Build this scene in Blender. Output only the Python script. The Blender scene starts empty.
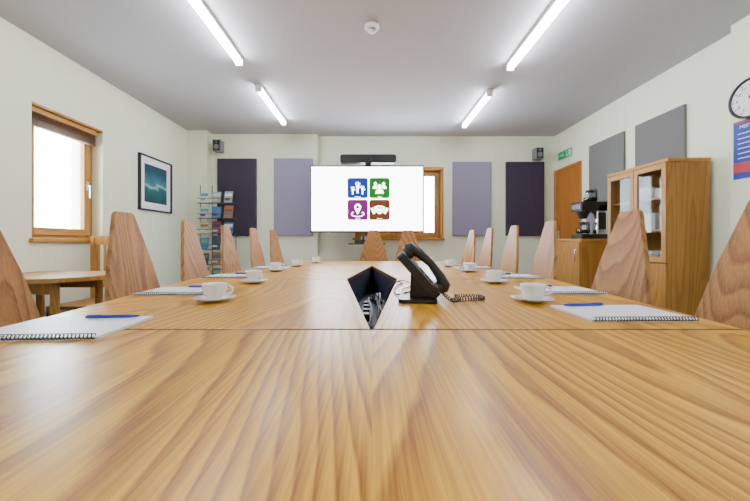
import bpy, bmesh, math, random
from mathutils import Matrix, Vector
random.seed(4)
PI=math.pi
S=bpy.context.scene
# ------------------------------------------------------------ materials
def mat(name,col,rough=.5,metal=0,emis=None,es=0,coat=0,noise=0,nscale=40,bump=0,spec=.5,trans=0):
    m=bpy.data.materials.new(name); m.use_nodes=True
    nt=m.node_tree; b=nt.nodes['Principled BSDF']
    b.inputs['Base Color'].default_value=(*col,1); b.inputs['Roughness'].default_value=rough
    b.inputs['Metallic'].default_value=metal; b.inputs['Coat Weight'].default_value=coat
    b.inputs['Specular IOR Level'].default_value=spec
    b.inputs['Transmission Weight'].default_value=trans
    if emis: b.inputs['Emission Color'].default_value=(*emis,1); b.inputs['Emission Strength'].default_value=es
    if noise or bump:
        tc=nt.nodes.new('ShaderNodeTexCoord'); n=nt.nodes.new('ShaderNodeTexNoise')
        n.inputs['Scale'].default_value=nscale; n.inputs['Detail'].default_value=4
        nt.links.new(tc.outputs['Object'],n.inputs['Vector'])
        if noise:
            mx=nt.nodes.new('ShaderNodeMix'); mx.data_type='RGBA'
            mx.inputs[6].default_value=(*[max(0,c*(1-noise)) for c in col],1)
            mx.inputs[7].default_value=(*[min(1,c*(1+noise)) for c in col],1)
            nt.links.new(n.outputs['Fac'],mx.inputs[0]); nt.links.new(mx.outputs[2],b.inputs['Base Color'])
        if bump:
            bp=nt.nodes.new('ShaderNodeBump'); bp.inputs['Strength'].default_value=bump; bp.inputs['Distance'].default_value=.002
            nt.links.new(n.outputs['Fac'],bp.inputs['Height']); nt.links.new(bp.outputs['Normal'],b.inputs['Normal'])
    return m

def wood(name,c1,c2,axis=1,across=3.0,along=.45,bands=14,rough=.35,coat=0,contrast=1.0,plank=0,sharp=1.6,rot=0,wob=.012,fine=.55):
    m=bpy.data.materials.new(name); m.use_nodes=True
    nt=m.node_tree; N=nt.nodes; L=nt.links; b=N['Principled BSDF']
    b.inputs['Roughness'].default_value=rough; b.inputs['Coat Weight'].default_value=coat; b.inputs['Coat Roughness'].default_value=.2
    b.inputs['Specular IOR Level'].default_value=.35
    tc=N.new('ShaderNodeTexCoord'); oi=N.new('ShaderNodeObjectInfo')
    r=N.new('ShaderNodeMath'); r.operation='MULTIPLY'; r.inputs[1].default_value=37.0; L.new(oi.outputs['Random'],r.inputs[0])
    add=N.new('ShaderNodeVectorMath'); add.operation='ADD'; L.new(tc.outputs['Object'],add.inputs[0]); L.new(r.outputs[0],add.inputs[1])
    src=add.outputs[0]
    if plank:
        sp=N.new('ShaderNodeSeparateXYZ'); L.new(tc.outputs['Object'],sp.inputs[0])
        d=N.new('ShaderNodeMath'); d.operation='DIVIDE'; d.inputs[1].default_value=plank; L.new(sp.outputs[0],d.inputs[0])
        f=N.new('ShaderNodeMath'); f.operation='FLOOR'; L.new(d.outputs[0],f.inputs[0])
        g=N.new('ShaderNodeMath'); g.operation='MULTIPLY'; g.inputs[1].default_value=5.37; L.new(f.outputs[0],g.inputs[0])
        cb=N.new('ShaderNodeCombineXYZ'); L.new(g.outputs[0],cb.inputs[2])
        a2=N.new('ShaderNodeVectorMath'); a2.operation='ADD'; L.new(src,a2.inputs[0]); L.new(cb.outputs[0],a2.inputs[1]); src=a2.outputs[0]
    def mapped(ac,al):
        mp=N.new('ShaderNodeMapping'); s=[ac]*3; s[axis]=al; mp.inputs['Scale'].default_value=s
        mp.inputs['Rotation'].default_value=(0,0,rot)
        L.new(src,mp.inputs['Vector']); return mp.outputs[0]
    n=N.new('ShaderNodeTexNoise'); n.inputs['Scale'].default_value=1; n.inputs['Detail'].default_value=1; n.inputs['Roughness'].default_value=.3
    n.inputs['Distortion'].default_value=.2
    L.new(mapped(across,along),n.inputs['Vector'])
    n3=N.new('ShaderNodeTexNoise'); n3.inputs['Scale'].default_value=1; n3.inputs['Detail'].default_value=2
    L.new(mapped(across*9,along*12),n3.inputs['Vector'])
    mm=N.new('ShaderNodeMath'); mm.operation='MULTIPLY_ADD'; mm.inputs[1].default_value=wob; L.new(n3.outputs['Fac'],mm.inputs[0]); L.new(n.outputs['Fac'],mm.inputs[2])
    k=N.new('ShaderNodeMath'); k.operation='MULTIPLY'; k.inputs[1].default_value=bands; L.new(mm.outputs[0],k.inputs[0])
    s=N.new('ShaderNodeMath'); s.operation='FRACT'; L.new(k.outputs[0],s.inputs[0])
    p=N.new('ShaderNodeMath'); p.operation='POWER'; p.inputs[1].default_value=sharp; L.new(s.outputs[0],p.inputs[0])
    e=N.new('ShaderNodeMapRange'); e.inputs[1].default_value=.85; e.inputs[2].default_value=1.0; e.inputs[3].default_value=1; e.inputs[4].default_value=0
    L.new(s.outputs[0],e.inputs[0])
    pe=N.new('ShaderNodeMath'); pe.operation='MULTIPLY'; L.new(p.outputs[0],pe.inputs[0]); L.new(e.outputs[0],pe.inputs[1])
    fn=N.new('ShaderNodeTexNoise'); fn.inputs['Scale'].default_value=1; fn.inputs['Detail'].default_value=3
    L.new(mapped(240,6),fn.inputs['Vector'])
    q=N.new('ShaderNodeMath'); q.operation='MULTIPLY_ADD'; q.inputs[1].default_value=2.2; q.inputs[2].default_value=-.8; L.new(fn.outputs['Fac'],q.inputs[0])
    pr=N.new('ShaderNodeMath'); pr.operation='MULTIPLY'; L.new(pe.outputs[0],pr.inputs[0]); pr.inputs[1].default_value=contrast
    sm=N.new('ShaderNodeMath'); sm.operation='MULTIPLY_ADD'; L.new(q.outputs[0],sm.inputs[0]); sm.inputs[1].default_value=fine; L.new(pr.outputs[0],sm.inputs[2]); sm.use_clamp=True
    mx=N.new('ShaderNodeMix'); mx.data_type='RGBA'; mx.inputs[6].default_value=(*c1,1); mx.inputs[7].default_value=(*c2,1)
    L.new(sm.outputs[0],mx.inputs[0])
    lv=N.new('ShaderNodeTexNoise'); lv.inputs['Scale'].default_value=1.3; L.new(mapped(2.2,.5),lv.inputs['Vector'])
    hs=N.new('ShaderNodeHueSaturation'); L.new(mx.outputs[2],hs.inputs['Color'])
    vv=N.new('ShaderNodeMapRange'); vv.inputs[1].default_value=.3; vv.inputs[2].default_value=.7; vv.inputs[3].default_value=.88; vv.inputs[4].default_value=1.1
    L.new(lv.outputs['Fac'],vv.inputs[0]); L.new(vv.outputs[0],hs.inputs['Value']); L.new(hs.outputs[0],b.inputs['Base Color'])
    bp=N.new('ShaderNodeBump'); bp.inputs['Strength'].default_value=.15; bp.inputs['Distance'].default_value=.001
    L.new(fn.outputs['Fac'],bp.inputs['Height']); L.new(bp.outputs[0],b.inputs['Normal'])
    return m

WALL=mat('wall_paint',(.82,.86,.69),.8,noise=.02,nscale=6,bump=.08)
CEIL=mat('ceiling_paint',(.49,.49,.54),.85,noise=.02,nscale=4)
CARPET=mat('carpet_blue',(.06,.09,.18),.95,noise=.5,nscale=220,bump=.6)
TABLE=wood('oak_table',(.78,.41,.028),(.27,.085,.004),1,1.9,.33,50,.32,coat=.08,plank=.62,contrast=.95,fine=.6)
TABLE2=wood('oak_table_side',(.76,.39,.028),(.31,.105,.006),1,2.2,.38,36,.32,coat=.08,contrast=.85,fine=.6)
EDGE=mat('oak_edge',(.10,.04,.012),.4)
CHAIR=wood('chair_ash',(.48,.225,.06),(.20,.07,.018),2,2.8,.4,28,.5,contrast=.85)
OAK=wood('oak_furniture',(.46,.22,.045),(.28,.115,.018),2,5,.5,22,.4,contrast=.75)
OAKY=wood('oak_frame_horizontal',(.52,.25,.05),(.34,.15,.025),1,6,.6,16,.4,contrast=.7)
DOORW=wood('door_veneer',(.46,.17,.03),(.30,.11,.02),2,4,.5,14,.4,contrast=.6)
BLACK=mat('black_plastic',(.008,.008,.010),.35)
BLACKM=mat('black_matte',(.012,.012,.014),.6)
DARKMET=mat('dark_metal',(.04,.04,.045),.35,metal=.8)
CHROME=mat('chrome',(.75,.75,.77),.2,metal=1)
WHITEP=mat('white_plastic',(.8,.8,.8),.4)
PORC=mat('white_porcelain',(.90,.90,.92),.12,coat=.4)
COFFEE=mat('coffee',(.05,.02,.01),.1)
PAPER=mat('paper',(.85,.86,.92),.7)
COVER=mat('notebook_cover',(.86,.88,.97),.4)
WIRE=mat('spiral_wire',(.06,.06,.08),.4,metal=.3)
RED=mat('seat_fabric',(.42,.02,.08),.9,noise=.2,nscale=300)
PANELD=mat('felt_plum',(.042,.033,.06),.95,noise=.2,nscale=120,bump=.3)
PANELL=mat('felt_lavender',(.26,.24,.35),.95,noise=.1,nscale=120,bump=.3)
PANELG=mat('felt_grey',(.15,.15,.15),.95,noise=.12,nscale=120,bump=.3)
GREYP=mat('grey_plastic',(.20,.20,.21),.5)
TRAYM=mat('tray_dark_blue',(.010,.015,.035),.5)
BLUEPEN=mat('pen_blue',(.01,.03,.35),.3)
LAMP=mat('diffuser',(.9,.9,.9),.4,emis=(.95,.97,1),es=70)
BLIND=mat('blind_fabric',(.20,.10,.05),.8)
def glassm():
    m=bpy.data.materials.new('clear_glass'); m.use_nodes=True; nt=m.node_tree; nt.nodes.clear()
    o=nt.nodes.new('ShaderNodeOutputMaterial'); t=nt.nodes.new('ShaderNodeBsdfTransparent'); g=nt.nodes.new('ShaderNodeBsdfGlossy')
    t.inputs[0].default_value=(.88,.91,.91,1)
    g.inputs['Roughness'].default_value=.03; x=nt.nodes.new('ShaderNodeMixShader'); x.inputs[0].default_value=.025
    nt.links.new(t.outputs[0],x.inputs[1]); nt.links.new(g.outputs[0],x.inputs[2]); nt.links.new(x.outputs[0],o.inputs[0]); return m
GLASS=glassm()
def em(name,c,s): return mat(name,(0,0,0),.3,emis=c,es=s)

# ------------------------------------------------------------ mesh builder
class M:
    def __init__(s,name): s.name=name; s.bm=bmesh.new(); s.mats=[]
    def mi(s,m):
        if m not in s.mats: s.mats.append(m)
        return s.mats.index(m)
    def _v(s,co,T): 
        v=Vector(co); 
        return s.bm.verts.new(T@v if T else v)
    def box(s,lo,hi,m,T=None):
        x0,y0,z0=lo;x1,y1,z1=hi
        v=[s._v(c,T) for c in [(x0,y0,z0),(x1,y0,z0),(x1,y1,z0),(x0,y1,z0),(x0,y0,z1),(x1,y0,z1),(x1,y1,z1),(x0,y1,z1)]]
        i=s.mi(m)
        for f in [(3,2,1,0),(4,5,6,7),(0,1,5,4),(1,2,6,5),(2,3,7,6),(3,0,4,7)]:
            s.bm.faces.new([v[k] for k in f]).material_index=i
    def prism(s,pts,z0,z1,m,T=None,side=None):
        a=[s._v((x,y,z0),T) for x,y in pts]; b=[s._v((x,y,z1),T) for x,y in pts]
        i=s.mi(m); j=s.mi(side) if side else i; n=len(pts)
        s.bm.faces.new(a[::-1]).material_index=i; s.bm.faces.new(b).material_index=i
        for k in range(n): s.bm.faces.new([a[k],a[(k+1)%n],b[(k+1)%n],b[k]]).material_index=j
    def rings(s,rings,m,closed=False,caps=True,smooth=True):
        i=s.mi(m); n=len(rings[0]); R=len(rings)
        for a in range(R if closed else R-1):
            p,q=rings[a],rings[(a+1)%R]
            for k in range(n):
                f=s.bm.faces.new([p[k],p[(k+1)%n],q[(k+1)%n],q[k]]); f.material_index=i; f.smooth=smooth
        if caps and not closed:
            for r in (rings[0][::-1],rings[-1]):
                s.bm.faces.new(r).material_index=i
    def tube(s,pts,r,m,n=8,T=None,closed=False,caps=True):
        pts=[Vector(p) for p in pts]; rr=r if isinstance(r,(list,tuple)) else [r]*len(pts)
        out=[]; up=None; K=len(pts)
        for i,p in enumerate(pts):
            if closed: t=pts[(i+1)%K]-pts[i-1]
            else: t=pts[min(i+1,K-1)]-pts[max(i-1,0)]
            t.normalize()
            if up is None:
                up=Vector((0,0,1)) if abs(t.z)<.9 else Vector((1,0,0))
            u=(up-t*up.dot(t)); 
            if u.length<1e-5: u=t.orthogonal()
            u.normalize(); w=t.cross(u); up=u
            out.append([s._v(p+(u*math.cos(2*PI*k/n)+w*math.sin(2*PI*k/n))*rr[i],T) for k in range(n)])
        s.rings(out,m,closed,caps)
    def cyl(s,p0,p1,r0,m,r1=None,n=20,T=None): s.tube([p0,p1],[r0,r0 if r1 is None else r1],m,n,T)
    def lathe(s,prof,m,T=None,n=32,capb=False):
        out=[]
        for r,z in prof: out.append([s._v((max(r,.0002)*math.cos(2*PI*k/n),max(r,.0002)*math.sin(2*PI*k/n),z),T) for k in range(n)])
        s.rings(out,m,caps=True)
    def text(s,txt,size,T,m,align='CENTER'):
        c=bpy.data.curves.new('t','FONT'); c.body=txt; c.size=size; c.align_x=align; c.align_y='CENTER'; c.extrude=0.0004
        o=bpy.data.objects.new('t',c); S.collection.objects.link(o)
        dg=bpy.context.evaluated_depsgraph_get(); me=o.evaluated_get(dg).to_mesh()
        i=s.mi(m); vs=[s._v(v.co,T) for v in me.vertices]
        for p in me.polygons:
            try: s.bm.faces.new([vs[k] for k in p.vertices]).material_index=i
            except ValueError: pass
        o.to_mesh_clear(); bpy.data.objects.remove(o); bpy.data.curves.remove(c)
    def done(s,loc=(0,0,0),rot=(0,0,0),bevel=0,seg=2,me=None):
        bmesh.ops.recalc_face_normals(s.bm,faces=s.bm.faces)
        me=bpy.data.meshes.new(s.name); s.bm.to_mesh(me); s.bm.free()
        for m in s.mats: me.materials.append(m)
        o=bpy.data.objects.new(s.name,me); S.collection.objects.link(o); o.location=loc; o.rotation_euler=rot
        if bevel:
            b=o.modifiers.new('bevel','BEVEL'); b.width=bevel; b.segments=seg; b.limit_method='ANGLE'; b.angle_limit=math.radians(40)
        return o
def dup(o,loc,rot=None):
    n=bpy.data.objects.new(o.name.split('.')[0],o.data); S.collection.objects.link(n); n.location=loc; n.rotation_euler=rot or o.rotation_euler
    for md in o.modifiers:
        b=n.modifiers.new('bevel','BEVEL'); b.width=md.width; b.segments=md.segments; b.limit_method='ANGLE'; b.angle_limit=md.angle_limit
    return n
def rrect(x0,y0,x1,y1,r,n=5):
    P=[]
    for cx,cy,a in ((x1-r,y1-r,0),(x0+r,y1-r,90),(x0+r,y0+r,180),(x1-r,y0+r,270)):
        for k in range(n+1):
            t=math.radians(a+90*k/n); P.append((cx+r*math.cos(t),cy+r*math.sin(t)))
    return P
def circ(cx,cy,r,n=24,ry=None): return [(cx+r*math.cos(2*PI*k/n),cy+(ry or r)*math.sin(2*PI*k/n)) for k in range(n)]
def faceY(x,y,z): return Matrix(((1,0,0,x),(0,0,-1,y),(0,1,0,z),(0,0,0,1)))
def faceNX(x,y,z): return Matrix(((0,0,-1,x),(-1,0,0,y),(0,1,0,z),(0,0,0,1)))
def facePX(x,y,z): return Matrix(((0,0,1,x),(1,0,0,y),(0,1,0,z),(0,0,0,1)))

H=2.5; XL=-2.555; XR=2.66; YB=4.85; YF=-1.7
# ------------------------------------------------------------ room shell
m=M('floor'); m.box((XL-.4,YF-.2,-.1),(XR+.4,YB+.4,0),CARPET); m.done()
m=M('ceiling'); m.box((XL-.4,YF-.2,H),(XR+.4,YB+.4,H+.1),CEIL); m.done()
WY0,WY1,WZ0,WZ1=2.50,3.16,.96,2.01
m=M('wall_left')
m.box((XL-.3,YF,0),(XL,WY0,H),WALL); m.box((XL-.3,WY1,0),(XL,YB+.3,H),WALL)
m.box((XL-.3,WY0,0),(XL,WY1,WZ0),WALL); m.box((XL-.3,WY0,WZ1),(XL,WY1,H),WALL); m.done()
BX0,BX1,BZ0,BZ1=-.25,1.02,1.0,2.03
m=M('wall_back')
m.box((XL,YB,0),(BX0,YB+.3,H),WALL); m.box((BX1,YB,0),(XR,YB+.3,H),WALL)
m.box((BX0,YB,0),(BX1,YB+.3,BZ0),WALL); m.box((BX0,YB,BZ1),(BX1,YB+.3,H),WALL)
m.box((XL,4.60,0),(-2.28,YB,H),WALL); m.box((-2.28,4.75,0),(-.78,YB,H),WALL); m.done()
m=M('wall_right'); m.box((XR,YF,0),(XR+.3,YB+.3,H),WALL); m.box((2.57,YF,0),(XR,2.385,H),WALL); m.done()
m=M('wall_front'); m.box((XL-.3,YF-.2,0),(XR+.3,YF,H),WALL); m.done()
m=M('baseboard_left'); m.box((XL,YF,0),(XL+.015,4.6,.1),OAKY); m.done()
m=M('baseboard_right'); m.box((XR-.015,3.24,0),(XR,3.49,.1),OAKY); m.box((XR-.015,3.99,0),(XR,4.18,.1),OAKY); m.done()
m=M('baseboard_back'); m.box((-2.28,4.735,0),(-.78,4.75,.1),OAKY); m.box((-.78,4.835,0),(XR,4.85,.1),OAKY); m.done()

# left window (recessed)
m=M('window_1'); xi=XL-.10; xo=XL-.17
m.box((xo,WY0,WZ0),(xi,WY0+.05,WZ1),OAK); m.box((xo,WY1-.05,WZ0),(xi,WY1,WZ1),OAK)
m.box((xo,WY0+.05,WZ0),(xi,WY1-.05,WZ0+.05),OAKY); m.box((xo,WY0+.05,WZ1-.06),(xi,WY1-.05,WZ1),OAKY)
m.box((xi-.02,WY0+.05,WZ0+.05),(xi+.02,WY0+.10,WZ1-.06),OAK); m.box((xi-.02,WY1-.11,WZ0+.05),(xi+.02,WY1-.05,WZ1-.06),OAK)
m.box((xi-.02,WY0+.10,WZ0+.05),(xi+.02,WY1-.11,WZ0+.11),OAKY); m.box((xi-.02,WY0+.10,WZ1-.12),(xi+.02,WY1-.11,WZ1-.06),OAKY)
m.box((xi-.006,WY0+.10,WZ0+.11),(xi,WY1-.11,WZ1-.12),GLASS)
m.box((xi,WY0,WZ1-.02),(XL+.004,WY1,WZ1),OAKY); m.box((xi+.02,WY0-.02,WZ0-.01),(XL+.03,WY1+.02,WZ0+.022),OAKY)
m.box((xi+.02,WY1-.095,1.43),(xi+.032,WY1-.07,1.51),CHROME); m.cyl((xi+.03,WY1-.083,1.47),(xi+.055,WY1-.083,1.47),.008,CHROME); m.box((xi+.048,WY1-.092,1.36),(xi+.06,WY1-.074,1.475),CHROME)
m.done(bevel=.003)
m=M('venetian_blind')
m.box((xi+.035,WY0+.02,WZ1-.06),(xi+.075,WY1-.03,WZ1-.022),OAKY)
for k in range(9):
    z=WZ1-.07-k*.011; m.box((xi+.035,WY0+.03,z-.003),(xi+.075,WY1-.04,z),BLIND)
m.cyl((xi+.06,WY0+.08,1.55),(xi+.06,WY0+.08,WZ1-.1),.002,BLIND,n=6)
m.done()
m=M('window_2'); yi=YB+.08; yo=YB+.15
def fr(x0,x1,z0,z1,w,y0,y1):
    m.box((x0,y0,z0),(x0+w,y1,z1),OAK); m.box((x1-w,y0,z0),(x1,y1,z1),OAK)
    m.box((x0+w,y0,z0),(x1-w,y1,z0+w),OAKY); m.box((x0+w,y0,z1-w),(x1-w,y1,z1),OAKY)
fr(BX0,BX1,BZ0,BZ1,.05,yi,yo); xm=(BX0+BX1)/2
fr(BX0+.05,xm,BZ0+.05,BZ1-.05,.05,yi-.02,yi+.02); fr(xm,BX1-.05,BZ0+.05,BZ1-.05,.05,yi-.02,yi+.02)
m.box((BX0+.1,yi,BZ0+.1),(BX1-.1,yi+.005,BZ1-.1),GLASS)
m.box((BX0-.03,YB-.05,BZ0-.012),(BX1+.03,yi,BZ0+.02),OAKY)
m.box((BX1-.012,YB-.01,BZ0+.02),(BX1+.02,yi,BZ1),OAK); m.box((BX0,YB-.01,BZ1-.02),(BX1+.02,yi,BZ1+.02),OAKY)
m.done(bevel=.003)
m=M('door_1')
m.box((XR-.022,4.22,0),(XR-.001,4.28,1.99),DOORW); m.box((XR-.022,4.78,0),(XR-.001,4.83,1.99),DOORW); m.box((XR-.022,4.28,1.94),(XR-.001,4.78,1.99),DOORW)
m.box((XR-.012,4.28,.01),(XR-.001,4.78,1.94),DOORW)
m.box((XR-.018,4.70,.98),(XR-.012,4.735,1.12),CHROME); m.cyl((XR-.06,4.717,1.06),(XR-.012,4.717,1.06),.009,CHROME); m.cyl((XR-.06,4.72,1.06),(XR-.06,4.60,1.06),.009,CHROME)
m.done(bevel=.002)

# ------------------------------------------------------------ lights
def batten(x,y0,y1):
    m=M('fluorescent_light')
    m.box((x-.03,y0,H-.03),(x+.03,y1,H-.001),WHITEP)
    m.prism(rrect(-.024,-.04,.024,0,.016),0,y1-y0-.04,LAMP,Matrix(((1,0,0,x),(0,0,1,y0+.02),(0,1,0,H-.03),(0,0,0,1))))
    m.box((x-.029,y0-.002,H-.073),(x+.029,y0+.02,H-.001),WHITEP); m.box((x-.029,y1-.02,H-.073),(x+.029,y1+.002,H-.001),WHITEP)
    m.done()
for x,a in ((-1.11,((-.9,.5),(1.35,2.80),(3.25,4.20))),(1.19,((-.9,.5),(1.45,2.88),(3.36,4.30)))):
    for y0,y1 in a: batten(x,y0,y1)
w=bpy.data.worlds.new('sky'); S.world=w; w.use_nodes=True
w.node_tree.nodes['Background'].inputs[0].default_value=(.80,.90,1,1); w.node_tree.nodes['Background'].inputs[1].default_value=34
def portal(loc,rot,sx,sy):
    l=bpy.data.lights.new('window_portal','AREA'); l.shape='RECTANGLE'; l.size=sx; l.size_y=sy; l.cycles.is_portal=True
    o=bpy.data.objects.new('window_portal',l); S.collection.objects.link(o); o.location=loc; o.rotation_euler=rot
portal((XL-.31,(WY0+WY1)/2,(WZ0+WZ1)/2),(0,-PI/2,0),1.12,.72)
portal(((BX0+BX1)/2,YB+.31,(BZ0+BZ1)/2),(-PI/2,0,0),1.3,1.08)

# ------------------------------------------------------------ ceiling sensor, speakers, exit sign
m=M('smoke_detector'); m.lathe([(.0,0),(.05,0),(.052,-.018),(.044,-.03),(.03,-.033),(.03,-.045),(.018,-.052),(0,-.053)],WHITEP)
m.lathe([(.031,-.034),(.031,-.042)],GREYP)
m.done((.0,2.38,H))
def speaker(x,y,z):
    m=M('wall_speaker')
    m.box((-.055,-.12,-.08),(.055,0,.08),GREYP); m.box((-.047,-.125,-.07),(.047,-.12,.07),DARKMET)
    m.lathe([(0,.0),(.034,.0),(.036,.006),(.03,.004),(0,.008)],GREYP,faceY(0,-.125,-.02)); m.lathe([(0,0),(.014,0),(.01,.006),(0,.007)],GREYP,faceY(0,-.125,.045))
    m.box((-.015,0,-.02),(.015,.05,.02),GREYP)
    m.done((x,y,z),bevel=.006)
speaker(-2.14,4.70,2.29); speaker(2.36,4.80,2.21)
m=M('exit_sign'); GREEN=mat('sign_green',(.0,.30,.10),.4,emis=(0,.5,.15),es=.15)
T=faceNX(XR-.001,4.56,2.16); m.box((-.16,-.06,0),(.16,.06,.02),WHITEP,T); m.box((-.155,-.055,.02),(.155,.055,.022),GREEN,T)
m.prism([(-.12,-.006),(-.05,-.006),(-.05,-.025),(-.02,0),(-.05,.025),(-.05,.006),(-.12,.006)],.022,.0235,WHITEP,T)
m.prism(circ(.05,.028,.01),.022,.0235,WHITEP,T); m.prism([(.03,-.04),(.045,-.01),(.04,.015),(.06,.015),(.062,-.01),(.075,-.04),(.06,-.04),(.053,-.018),(.042,-.04)],.022,.0235,WHITEP,T)
m.box((.095,-.04,.022),(.135,.04,.0235),WHITEP,T)
m.done()

# acoustic panels
def panel(x0,x1,z0,z1,y,mt):
    m=M('acoustic_panel'); m.box((x0,y-.045,z0),(x1,y-.001,z1),mt); m.done(bevel=.006)
panel(-2.19,-1.64,1.05,2.14,4.75,PANELD); panel(-1.39,-.84,1.05,2.14,4.75,PANELL)
panel(1.17,1.72,1.05,2.12,4.85,PANELL); panel(1.94,2.49,1.05,2.12,4.85,PANELD)
for a,b in ((3.49,4.05),(2.81,3.34)):
    m=M('acoustic_panel'); m.box((XR-.025,a,1.05),(XR-.001,b,2.12),PANELG); m.done(bevel=.005)

# picture
def seapaint():
    m=bpy.data.materials.new('seascape_print'); m.use_nodes=True; nt=m.node_tree; N=nt.nodes; L=nt.links; b=N['Principled BSDF']; b.inputs['Roughness'].default_value=.3
    tc=N.new('ShaderNodeTexCoord'); sp=N.new('ShaderNodeSeparateXYZ'); L.new(tc.outputs['Object'],sp.inputs[0])
    n=N.new('ShaderNodeTexNoise'); n.inputs['Scale'].default_value=5; n.inputs['Detail'].default_value=5; L.new(tc.outputs['Object'],n.inputs['Vector'])
    a=N.new('ShaderNodeMath'); a.operation='MULTIPLY_ADD'; a.inputs[1].default_value=.22; L.new(n.outputs['Fac'],a.inputs[0]); L.new(sp.outputs[2],a.inputs[2])
    mr=N.new('ShaderNodeMapRange'); mr.inputs[1].default_value=-.12; mr.inputs[2].default_value=.34; L.new(a.outputs[0],mr.inputs[0])
    r=N.new('ShaderNodeValToRGB'); L.new(mr.outputs[0],r.inputs[0]); e=r.color_ramp.elements
    e[0].color=(.01,.05,.06,1); e[1].color=(.01,.06,.10,1)
    for p,c in ((.2,(.01,.09,.10,1)),(.38,(.01,.13,.14,1)),(.46,(.3,.5,.5,1)),(.52,(.05,.2,.26,1)),(.8,(.015,.06,.10,1))):
        x=e.new(p); x.color=c
    L.new(r.outputs[0],b.inputs['Base Color']); return m
m=M('framed_picture'); T=facePX(0,0,0); w,h=.29,.31
for a,b in (((-w,-h,0),(w,-h+.015,.03)),((-w,h-.015,0),(w,h,.03)),((-w,-h+.015,0),(-w+.015,h-.015,.03)),((w-.015,-h+.015,0),(w,h-.015,.03))): m.box(a,b,BLACKM,T)
m.box((-w+.015,-h+.015,0),(w-.015,h-.015,.012),PAPER,T); m.box((-.20,-.215,.012),(.20,.215,.014),seapaint(),T)
m.done((XL+.001,3.92,1.625))

# clock and poster
m=M('wall_clock'); T=faceNX(0,0,0)
m.lathe([(0,0),(.128,0),(.135,.01),(.135,.03),(.122,.034),(.119,.02),(0,.02)],DARKMET,T,48); m.prism(circ(0,0,.119,48),.015,.021,WHITEP,T)
for k in range(12):
    a=k*PI/6; R=Matrix.Rotation(-a,4,'Z'); m.box((-.0025,.100,.021),(.0025,.112,.0225),BLACK,T@R)
    m.text(str(12 if k==0 else k),.03,T@Matrix.Translation((.084*math.sin(a),.084*math.cos(a),.0215)),BLACK)
m.box((-.004,-.015,.0225),(.004,.06,.024),BLACK,T@Matrix.Rotation(math.radians(-130),4,'Z')); m.box((-.003,-.02,.0245),(.003,.09,.026),BLACK,T@Matrix.Rotation(math.radians(-160),4,'Z'))
m.prism(circ(0,0,.007),.022,.028,BLACK,T)
m.done((2.569,2.24,1.925))
m=M('wall_poster'); T=faceNX(0,0,0); PB=mat('poster_blue',(.005,.04,.32),.5); PR=mat('poster_red',(.45,.02,.05),.5)
m.box((-.16,-.21,0),(.16,.21,.003),PB,T); m.box((-.16,-.15,.003),(.16,-.08,.004),PR,T); m.box((-.16,.195,.003),(.16,.21,.004),PR,T); m.box((-.16,-.21,.003),(.16,-.195,.004),WHITEP,T)
m.text('MEETING ROOM',.032,T@Matrix.Translation((0,.165,.004)),WHITEP)
for k in range(6):
    z=.12-k*.034; m.box((-.13,z-.003,.003),(-.13+.12+.1*random.random(),z+.002,.004),PAPER,T)
m.done((2.569,2.205,1.585))

# ------------------------------------------------------------ meeting tables
TZ=.73
def table(pts,mt,legs):
    m=M('meeting_table'); m.prism(pts,TZ-.028,TZ,mt,side=EDGE)
    for lx,ly in legs:
        m.prism(rrect(lx-.03,ly-.03,lx+.03,ly+.03,.008),.0,TZ-.028,OAK)
    n=len(legs)
    for i in range(n):
        a=Vector((*legs[i],TZ-.06)); b=Vector((*legs[(i+1)%n],TZ-.06)); m.tube([a,b],.018,OAK,4)
    return m.done(bevel=.003)
g=.004
table([(-.93,-.12),(.93,-.12),(.93,.83-g),(-.93,.83-g)],TABLE,[(-.60,0),(.60,0),(.60,.7),(-.60,.7)])
table([(-.93,.83+g),(-g,.83+g),(-.15,2.0-g),(-1.08,2.0-g)],TABLE2,[(-.60,.95),(-.14,.95),(-.26,1.88),(-.60,1.88)])
table([(.93,.83+g),(g,.83+g),(.15,2.0-g),(1.08,2.0-g)],TABLE2,[(.60,.95),(.14,.95),(.26,1.88),(.60,1.88)])
table([(-1.08,2.0+g),(-.15,2.0+g),(-g,3.15-g),(-.93,3.15-g)],TABLE2,[(-.60,2.12),(-.26,2.12),(-.14,3.03),(-.60,3.03)])
table([(1.08,2.0+g),(.15,2.0+g),(g,3.15-g),(.93,3.15-g)],TABLE2,[(.60,2.12),(.26,2.12),(.14,3.03),(.60,3.03)])
table([(-.93,3.15+g),(.93,3.15+g),(.86,3.95),(-.86,3.95)],TABLE2,[(-.60,3.27),(.60,3.27),(.60,3.6),(-.60,3.6)])

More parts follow.
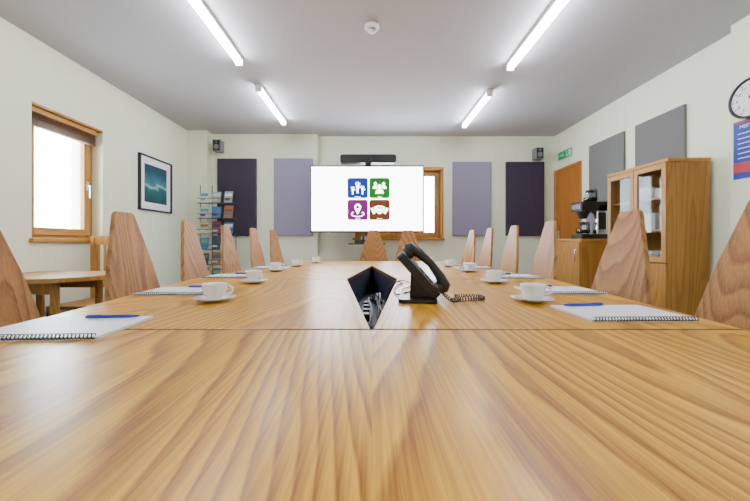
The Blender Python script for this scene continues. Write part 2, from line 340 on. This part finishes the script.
# ------------------------------------------------------------ chairs
def chair():
    m=M('meeting_chair')
    tilt=math.radians(9)
    T=Matrix.Translation((0,0,.42))@Matrix.Rotation(tilt,4,'X')@Matrix(((1,0,0,0),(0,0,-1,0),(0,1,0,0),(0,0,0,1)))
    out=[(-.165,-.06),(.165,-.06),(.192,.10),(.198,.22),(.152,.42),(.068,.68),(.055,.697),(-.055,.697),(-.068,.68),(-.152,.42),(-.198,.22),(-.192,.10)]
    m.prism(out,0,.024,CHAIR,T)
    seat=[(-.19,.02),(.19,.02),(.225,.40),(.19,.44),(-.19,.44),(-.225,.40)]
    m.prism(seat,.385,.425,CHAIR); m.prism([(x*.94,.03+(y-.02)*.95) for x,y in seat],.425,.465,RED)
    for sx in (-1,1):
        m.prism([(-.02,-.02),(.02,-.02),(.02,.02),(-.02,.02)],0,.385,CHAIR,Matrix.Translation((sx*.185,.38,0)))
        v=[(sx*.165,.03,.40),(sx*.175,-.02,.0)]
        m.tube(v,[.028,.022],CHAIR,4)
        m.box((sx*.175-.011,.03,.17),(sx*.175+.011,.38,.205),CHAIR)
    m.box((-.17,.19,.175),(.17,.21,.20),CHAIR)
    return m.done(bevel=.004)
base=chair()
spots=[(-1.17,1.03,-90),(-1.19,1.75,-91),(-1.22,2.42,-88),(-1.23,3.06,-90),(-1.17,3.60,-92),(-1.11,4.10,-97),
 (1.19,1.08,90),(1.18,1.67,91),(1.20,2.46,88),(1.21,3.10,91),(1.16,3.60,91),(1.13,4.12,97),(.02,4.19,180),(.47,4.19,180)]
base.location=(spots[0][0],spots[0][1],0); base.rotation_euler=(0,0,math.radians(spots[0][2]))
for x,y,a in spots[1:]: dup(base,(x,y,0),(0,0,math.radians(a)))

# ------------------------------------------------------------ tableware
def cup():
    m=M('coffee_cup')
    m.lathe([(0,.0),(.03,0),(.034,.003),(.05,.007),(.072,.016),(.073,.018),(.05,.011),(.03,.007),(0,.006)],PORC,n=40)
    m.lathe([(0,.008),(.024,.008),(.025,.012),(.034,.024),(.040,.04),(.0425,.06),(.0435,.066),(.0415,.066),(.040,.058),(.037,.04),(.031,.024),(.022,.014),(0,.013)],PORC,n=40)
    P=[]
    for k in range(9):
        t=math.radians(-70+140*k/8); P.append((.036+.026*math.cos(t),0,.042+.017*math.sin(t)))
    P[0]=(.036,0,.028); m.tube(P,.0038,PORC,8)
    return m.done()
c0=cup(); cups=[(-.582,1.23,20),(-.634,1.79,-30),(-.73,2.53,10),(-.70,3.05,0),(-.61,3.6,0),(.587,1.215,-10),(.66,1.79,15),(.72,2.47,0),(.705,3.03,0),(.62,3.58,30)]
c0.location=(cups[0][0],cups[0][1],TZ); c0.rotation_euler=(0,0,math.radians(cups[0][2]))
for x,y,a in cups[1:]: dup(c0,(x,y,TZ),(0,0,math.radians(a)))

def notebook():
    m=M('spiral_notebook')
    m.box((-.1485,-.098,.0012),(.1485,.105,.006),PAPER)
    m.box((-.1485,-.105,0),(.1485,.106,.0012),COVER); m.box((-.1485,-.105,.006),(.1485,.106,.0072),COVER)
    for k in range(34):
        x=-.14+k*.28/33; P=[(x,-.101+.0065*math.cos(2*PI*j/10),.0078+.0062*math.sin(2*PI*j/10)) for j in range(10)]
        m.tube(P,.0012,WIRE,5,closed=True)
    return m.done()
nb=notebook(); 
def pen():
    m=M('ballpoint_pen'); m.tube([(-.07,0,.005),(-.062,0,.005),(.045,0,.005),(.062,0,.005),(.07,0,.005)],[.003,.0045,.0045,.003,.0008],BLUEPEN,10)
    m.box((-.066,-.0012,.009),(-.03,.0012,.0105),BLUEPEN); return m.done()
pn=pen()
nbs=[(-.765,.835,3),(.745,1.01,1),(-.835,1.47,0),(.83,1.49,1),(-.89,2.13,-2),(.89,2.1,2),(-.86,2.85,0),(.86,2.85,0)]
first=True
for x,y,a in nbs:
    o=nb if first else dup(nb,(0,0,0)); o.location=(x,y,TZ+.0003); o.rotation_euler=(0,0,math.radians(a))
    p=pn if first else dup(pn,(0,0,0)); first=False
    p.location=(x+(.05 if x<0 else -.05),y+.085,TZ+.0075); p.rotation_euler=(0,0,math.radians(random.uniform(-8,8)+(180 if x>0 else 0)))

# ------------------------------------------------------------ desk phone
m=M('desk_phone')
KEY=mat('phone_key',(.06,.06,.065),.4); LCD=em('phone_lcd',(.1,.25,.35),.5)
m.prism(rrect(-.09,-.10,.05,.10,.02),0,.014,BLACK)
m.prism([(-.05,.012),(.04,.012),(-.02,.12),(-.045,.12)],-.05,.05,BLACK,Matrix(((1,0,0,0),(0,0,1,0),(0,1,0,0),(0,0,0,1))))
sl=math.radians(48)
T=Matrix(((math.cos(sl),0,math.sin(sl),-.075),(0,1,0,0),(-math.sin(sl),0,math.cos(sl),.185),(0,0,0,1)))
m.prism(rrect(0,-.095,.205,.10,.015),-.03,0,BLACK,T)
m.box((.02,-.02,0),(.08,.085,.002),LCD,T)
for i in range(4):
    for j in range(3): m.prism(rrect(.095+i*.024,-.02+j*.03,.112+i*.024,.002+j*.03,.004),0,.004,KEY,T)
for i in range(7): m.prism(rrect(.02+i*.024,.086,.034+i*.024,.096,.003),0,.003,KEY,T)
m.tube([(.0,-.065,.012),(.012,-.065,.028),(.045,-.065,.040),(.10,-.065,.046),(.155,-.065,.040),(.19,-.065,.028),(.203,-.065,.012)],[.018,.024,.017,.014,.017,.024,.018],BLACK,14,T)
m.lathe([(0,0),(.024,0),(.026,.012),(.02,.024),(0,.026)],BLACK,T@Matrix.Translation((.018,-.065,.002)),20)
m.lathe([(0,0),(.024,0),(.026,.012),(.02,.024),(0,.026)],BLACK,T@Matrix.Translation((.186,-.065,.002)),20)
path=[(.07,-.07,.035),(.10,-.07,.012),(.13,-.05,.010),(.18,-.03,.010),(.22,.0,.010),(.21,.04,.010),(.16,.05,.010),(.12,.04,.010)]
def cr(P,n):
    out=[]; P=[Vector(p) for p in P]; Q=[P[0]]+P+[P[-1]]
    for i in range(1,len(Q)-2):
        for k in range(n):
            t=k/n; a,b,c,d=Q[i-1],Q[i],Q[i+1],Q[i+2]
            out.append(.5*((2*b)+(c-a)*t+(2*a-5*b+4*c-d)*t*t+(3*b-a-3*c+d)*t**3))
    out.append(P[-1]); return out
sm=cr(path,60); hel=[]
for i,p in enumerate(sm[:-1]):
    t=(sm[i+1]-p).normalized(); u=t.cross(Vector((0,0,1))).normalized(); w=u.cross(t); a=i*2*PI/12
    hel.append(p+(u*math.cos(a)+w*math.sin(a))*.0065)
m.tube(hel,.0022,BLACK,5)
m.tube(cr([(-.06,.05,.02),(-.10,.07,.006),(-.125,.20,.006),(-.12,.36,.006),(-.10,.45,.006),(-.14,.50,.004),(-.19,.50,-.06),(-.19,.45,-.14)],8),.0035,BLACK,7)
m.tube(cr([(-.05,.07,.02),(-.08,.12,.005),(-.09,.24,.005),(-.055,.35,.005),(-.07,.52,.005),(-.13,.56,.004),(-.17,.60,-.06),(-.18,.6,-.14)],8),.003,BLACK,7)
m.done((.195,1.27,TZ),(0,0,math.radians(-8)),bevel=.0025)
# dark tray added to darken the diamond-shaped table opening, with power strip and leads
m=M('darkening_tray')
D=[(0,.80),(.155,2.0),(0,3.18),(-.155,2.0)]
m.prism(D,.50,.508,TRAYM)
for i in range(4):
    a=Vector((*D[i],0)); b=Vector((*D[(i+1)%4],0)); d=(b-a).normalized(); n_=Vector((d.y,-d.x,0))*.004
    m.prism([(a.x,a.y),(b.x,b.y),(b.x+n_.x,b.y+n_.y),(a.x+n_.x,a.y+n_.y)],.508,.70,TRAYM)
m.done()
m=M('power_strip'); m.box((-.03,-.25,0),(.03,.25,.04),GREYP)
for k in range(4): m.box((-.022,-.22+k*.11,.04),(.022,-.14+k*.11,.046),WHITEP); m.box((-.018,-.205+k*.11,.046),(.018,-.155+k*.11,.085),BLACK)
m.done((-.03,1.85,.5085),bevel=.003)
m=M('cable_bundle')
for k,(dx,ph) in enumerate(((-.02,0),(.03,1.3),(.05,2.2),(.065,3.6),(.045,4.4))):
    m.tube(cr([(dx*.6,1.35+.1*k,.518),(dx,1.5+.1*k,.53+.03*k),(dx+.02*math.cos(ph),1.65+.1*k,.60),(dx,1.9+.08*k,.62-.02*k),(dx*.8,2.2+.05*k,.58),(dx*.5,2.4+.04*k,.54),(.0,2.6,.518)],10),.0055,BLACKM if k%2 else GREYP,7)
m.done()

# ------------------------------------------------------------ television on trolley
TY=4.42; tcx=-.065; zb,zt=1.085,1.975; hw=.757
m=M('television')
T=faceY(tcx,TY,0)
m.box((-hw,zb,-.045),(hw,zt,0),BLACK,T)
SCR=em('screen_white',(.95,.97,1),11); m.box((-hw+.018,zb+.022,0),(hw-.018,zt-.018,.001),SCR,T)
cols=[em('tile_blue',(.0,.08,.95),.65),em('tile_green',(.0,.40,.02),.75),em('tile_magenta',(.5,.0,.42),.65),em('tile_brown',(.42,.09,.01),.6)]
IC=em('icon_white',(1,1,1),9)
tc=[(-.125,1.675),(.165,1.675),(-.125,1.385),(.165,1.385)]
for (x,z),c in zip(tc,cols): m.prism(rrect(x-.135,z-.135,x+.135,z+.135,.03),.001,.002,c,T)
x,z=tc[0]
for dx,dz,s in ((-.065,-.02,.8),(.0,.025,1.1),(.065,-.015,.8)):
    Q=T@Matrix.Translation((x+dx,z+dz,0))@Matrix.Diagonal((s,s,1,1))
    m.prism(rrect(-.018,-.025,.018,.012,.008),.002,.003,IC,Q); m.prism([(-.009,-.085),(.009,-.085),(.012,-.02),(-.012,-.02)],.002,.003,IC,Q)
    for k,(fx,L,an) in enumerate(((-.016,.037,18),(-.006,.045,6),(.006,.044,-6),(.016,.035,-18),(.02,.03,-60))):
        m.prism(rrect(-.0035,0,.0035,L,.003),.002,.003,IC,Q@Matrix.Translation((fx,.005 if k<4 else -.015,0))@Matrix.Rotation(math.radians(an),4,'Z'))
x,z=tc[1]
for dx,dz,s in ((-.055,.035,.8),(.055,.035,.8)):
    m.prism(circ(x+dx,z+dz+.03*s,.024*s),.002,.003,IC,T)
    b=[(x+dx+.045*s*math.cos(a),z+dz-.055*s+.055*s*math.sin(a)) for a in [PI*k/12 for k in range(13)]]
    m.prism(b,.002,.003,IC,T)
for gr,mt_,l in ((.010,cols[1],.003),(0,IC,.004)):
    m.prism(circ(x,z+.02,.028+gr),l,l+.001,mt_,T)
    m.prism([(x+(.055+gr)*math.cos(a),z-.075-gr*.5+(.065+gr)*math.sin(a)) for a in [PI*k/12 for k in range(13)]],l,l+.001,mt_,T)
x,z=tc[2]
pinpts=[(x+.045*math.cos(a),z+.035+.045*math.sin(a)) for a in [math.radians(-25+230*k/20) for k in range(21)]]+[(x,z-.06)]
m.prism(pinpts,.002,.003,IC,T); m.prism(circ(x,z+.035,.022),.003,.004,cols[2],T)
for k in range(16):
    a0,a1=2*PI*k/16,2*PI*(k+1)/16
    if math.sin((a0+a1)/2)>.75: continue
    m.prism([(x+.075*math.cos(a0),z-.055+.03*math.sin(a0)),(x+.075*math.cos(a1),z-.055+.03*math.sin(a1)),(x+.088*math.cos(a1),z-.055+.04*math.sin(a1)),(x+.088*math.cos(a0),z-.055+.04*math.sin(a0))],.002,.003,IC,T)
x,z=tc[3]
Q=T@Matrix.Translation((x,z+.005,0))
m.box((-.1,-.015,.002),(-.07,.065,.003),IC,Q@Matrix.Rotation(.5,4,'Z')); m.box((.07,-.015,.002),(.10,.065,.003),IC,Q@Matrix.Rotation(-.5,4,'Z'))
m.prism([(-.075,.035),(-.02,.05),(.02,.05),(.075,.03),(.06,-.02),(.02,-.055),(-.01,-.06),(-.06,-.02)],.002,.003,IC,Q)
for k in range(4): m.box((-.004,-.03,.003),(.004,.0,.004),cols[3],Q@Matrix.Translation((-.03+k*.024,-.022+k*.004,0))@Matrix.Rotation(-.7,4,'Z'))
m.prism([(-.03,.03),(.0,.008),(.035,.016),(.05,-.009),(.058,.0),(.03,.033),(.0,.026),(-.02,.042)],.003,.004,cols[3],Q)
for (x,z),t in zip(tc,('PEOPLE','TEAM','PLACE','TRUST')): m.text(t,.022,T@Matrix.Translation((x,z-.12,.0025)),IC)
m.text('screen',.018,T@Matrix.Translation((0,zb+.011,.001)),GREYP)
m.box((-.35,1.35,-.075),(.35,1.65,-.045),BLACKM,T)
m.box((-.03,.06,-.135),(.06,2.0,-.075),BLACKM,T)
m.box((-.28,.0,-.2),(.34,.06,-.10),BLACKM,T)
for sx in (-.28,.28): m.box((sx,.02,-.33),(sx+.06,.06,.10),BLACKM,T)
m.box((-.24,.925,-.10),(.24,.94,.10),BLACKM,T); m.box((-.16,.94,.0),(.10,.985,.09),BLACK,T); m.cyl((-.05,.985,.045),(-.05,1.04,.045),.035,BLACK,T=T)
m.done(bevel=.003)
m=M('video_conference_bar'); T=faceY(-.05,TY,2.06)
m.prism(rrect(-.37,-.055,.37,.055,.03),-.07,.03,BLACK,T); m.prism(rrect(-.355,-.045,.355,.045,.025),.03,.033,BLACKM,T)
m.lathe([(0,0),(.04,0),(.04,.02),(.03,.03),(.0,.025)],BLACK,T@Matrix.Translation((0,0,.03)),24)
m.box((-.03,-.083,-.06),(.03,-.05,-.0),BLACKM,T)
m.done(bevel=.003)

# ------------------------------------------------------------ leaflet rack
m=M('leaflet_rack')
LC=[mat('leaflet_%d'%i,c,.5) for i,c in enumerate([(.04,.16,.34),(.08,.34,.2),(.75,.75,.72),(.5,.55,.6),(.25,.12,.05),(.2,.03,.06),(.10,.3,.4),(.5,.5,.35),(.03,.04,.08),(.3,.33,.33)])]
for x in (-.24,-.08,.08,.24): m.cyl((x,.05,.05),(x,.05,1.72),.005,DARKMET,n=8)
for x in (-.24,.24): m.box((x-.012,-.18,0),(x+.012,.12,.05),DARKMET)
m.box((-.24,.02,.02),(.24,.06,.05),DARKMET)
for r in range(6):
    z=.45+r*.205
    m.cyl((-.24,.02,z),(.24,.02,z),.004,DARKMET,n=6); m.cyl((-.24,-.04,z+.06),(.24,-.04,z+.06),.004,DARKMET,n=6); m.cyl((-.24,-.04,z),(.24,-.04,z),.004,DARKMET,n=6)
    for c in range(3):
        x=-.16+c*.16; A=Matrix.Translation((x,-.02,z+.004))@Matrix.Rotation(-.22,4,'X')
        w=.050+.012*random.random()
        m.box((-w,0,0),(w,.008,.15+.03*random.random()),random.choice(LC),A)
        k=random.choice(LC); m.box((-w+.008,-.002,.09),(w-.008,0,.13),k,A); m.box((-w+.01,-.002,.03),(.02,0,.06),random.choice(LC),A)
    for x in (-.24,-.08,.08,.24): m.cyl((x,.05,z),(x,-.04,z),.003,DARKMET,n=6); 
m.done((-2.07,4.43,0))

# ------------------------------------------------------------ display cabinet (glazed)
m=M('display_cabinet'); x0,x1,y0,y1,zt=2.30,2.622,2.585,3.23,1.60
m.box((x0,y0,0),(x1,y0+.02,zt-.02),OAK); m.box((x0,y1-.02,0),(x1,y1,zt-.02),OAK); m.box((x1-.01,y0+.02,0),(x1,y1-.02,zt-.02),OAK)
m.box((x0-.01,y0-.01,zt-.02),(x1+.006,y1+.01,zt+.006),OAKY); m.box((x0,y0+.02,.06),(x1-.01,y1-.02,.08),OAKY)
for z in (.78,1.04,1.30): m.box((x0+.03,y0+.02,z),(x1-.01,y1-.02,z+.018),OAKY)
m.box((x0+.02,y0+.02,0),(x0+.035,y1-.02,.06),OAK)
ym=(y0+y1)/2
for a,b in ((y0+.003,ym-.002),(ym+.002,y1-.003)):
    m.box((x0-.018,a,.08),(x0,b,.78),OAK)
    zl,zh=.79,zt-.025
    m.box((x0-.018,a,zl),(x0,a+.04,zh),OAK); m.box((x0-.018,b-.04,zl),(x0,b,zh),OAK)
    m.box((x0-.018,a+.04,zl),(x0,b-.04,zl+.045),OAKY); m.box((x0-.018,a+.04,zh-.045),(x0,b-.04,zh),OAKY)
    m.box((x0-.011,a+.04,zl+.045),(x0-.007,b-.04,zh-.045),GLASS)
for y in (ym-.03,ym+.03):
    m.cyl((x0-.018,y,.62),(x0-.04,y,.62),.009,CHROME); m.cyl((x0-.018,y,1.12),(x0-.04,y,1.12),.009,CHROME)
m.done(bevel=.002)
def contents():
    m=M('crockery_and_boxes')
    for k in range(5):
        y=2.66+k*.115; m.lathe([(0,0),(.028,0),(.04,.05),(.043,.08),(.038,.08),(.03,.02),(0,.02)],PORC,Matrix.Translation((2.45,y,.799)),20)
        m.lathe([(0,0),(.028,0),(.04,.05),(.043,.08),(.038,.08),(.03,.02),(0,.02)],PORC,Matrix.Translation((2.55,y,1.059)),20)
    m.box((2.38,2.64,1.059),(2.46,2.76,1.16),LC[4]); m.box((2.38,2.80,1.059),(2.47,2.90,1.2),WHITEP); m.box((2.38,3.0,1.059),(2.46,3.12,1.14),LC[6])
    m.box((2.38,2.65,1.319),(2.5,2.80,1.40),WHITEP); m.lathe([(0,0),(.07,0),(.09,.08),(.07,.11),(0,.12)],PORC,Matrix.Translation((2.46,2.95,1.319)),24)
    return m.done()
contents()

m=M('low_cupboard'); x0,x1,y0,y1,zt=2.20,2.63,3.50,3.97,.99
m.box((x0,y0,.05),(x1,y1,zt-.025),OAK); m.box((x0-.015,y0-.01,zt-.025),(x1,y1+.01,zt),OAKY); m.box((x0+.03,y0+.01,0),(x1,y1-.01,.05),BLACKM)
m.box((x0-.016,y0+.01,.07),(x0,y1-.01,zt-.035),OAK); m.cyl((x0-.04,y0+.05,.75),(x0-.04,y0+.05,.88),.006,CHROME)
m.box((x0-.04,y0+.046,.75),(x0-.014,y0+.054,.758),CHROME); m.box((x0-.04,y0+.046,.872),(x0-.014,y0+.054,.88),CHROME)
m.done(bevel=.002)
m=M('coffee_machine')
m.prism(rrect(-.13,-.10,.16,.10,.02),0,.05,BLACK); m.lathe([(0,.05),(.065,.05),(.065,.056),(0,.056)],DARKMET,Matrix.Translation((-.05,0,0)))
m.prism(rrect(.04,-.10,.16,.10,.02),.05,.36,CHROME); m.prism(rrect(-.13,-.10,.16,.10,.02),.30,.40,BLACK)
m.box((-.133,-.07,.325),(-.13,.07,.375),CHROME); m.box((-.02+.07,-.102,.1),(.13,-.10,.28),BLACK)
m.lathe([(0,.22),(.035,.22),(.07,.30),(0,.30)],BLACKM,Matrix.Translation((-.05,0,0)))
def carafe(T):
    m.lathe([(0,0),(.06,0),(.072,.02),(.068,.06),(.045,.10),(.042,.12),(.039,.12),(.042,.098),(.064,.06),(.068,.02),(.057,.004),(0,.004)],GLASS,T,28)
    m.lathe([(0,.004),(.056,.005),(.066,.02),(.064,.045),(0,.045)],COFFEE,T,28)
    m.lathe([(.044,.098),(.048,.104),(.046,.128),(.0,.135)],BLACK,T,28)
    m.tube([(0,-.045,.12),(0,-.09,.12),(0,-.10,.10),(0,-.095,.04)],.009,BLACK,8,T)
carafe(Matrix.Translation((-.05,0,.056))); m.lathe([(0,.40),(.065,.40),(.065,.406),(0,.406)],DARKMET,Matrix.Translation((.03,0,0))); carafe(Matrix.Translation((.03,0,.406)))
m.done((2.37,3.66,.99),(0,0,0),bevel=.003)

# side table + slat chair at left
m=M('side_table')
P=[(XL+.02,1.98),(-2.08,1.98)]+[(-2.08+.29*math.sin(a),2.27-.29*math.cos(a)) for a in [PI*k/14 for k in range(1,14)]]+[(-2.08,2.56),(XL+.02,2.56)]
m.prism(P,.70,.73,OAKY,side=OAKY)
for x,y in ((-2.48,2.05),(-2.48,2.49),(-2.0,2.10),(-2.0,2.44)): m.cyl((x,y,.0),(x,y,.70),.024,OAK,n=14)
m.box((-2.48,2.09,.62),(-2.0,2.11,.70),OAK); m.box((-2.48,2.43,.62),(-2.0,2.45,.70),OAK)
m.done(bevel=.003)
m=M('slat_back_chair')
for sx in (-.19,.19):
    m.prism(rrect(sx-.018,-.018,sx+.018,.018,.005),0,1.0,OAK); m.prism(rrect(sx-.018,-.418,sx+.018,-.382,.005),0,.43,OAK)
    m.box((sx-.01,-.38,.2),(sx+.01,-.02,.23),OAK)
m.box((-.19,-.012,.93),(.19,.012,1.01),OAK); m.box((-.19,-.01,.55),(.19,.01,.59),OAK)
for k in range(6): m.box((-.145+k*.058-.012,-.006,.59),(-.145+k*.058+.012,.006,.93),OAK)
m.box((-.21,-.42,.43),(.21,.02,.455),OAK); m.done((-2.31,2.99,0),(0,0,0),bevel=.003)

# ------------------------------------------------------------ camera
cd=bpy.data.cameras.new('camera'); cam=bpy.data.objects.new('camera',cd); S.collection.objects.link(cam)
cam.location=(0,0,.945); cam.rotation_euler=(PI/2,0,0); cd.sensor_width=36; cd.lens=333/750*36
cd.shift_x=.004; cd.shift_y=-.01; cd.clip_start=.02
S.camera=cam
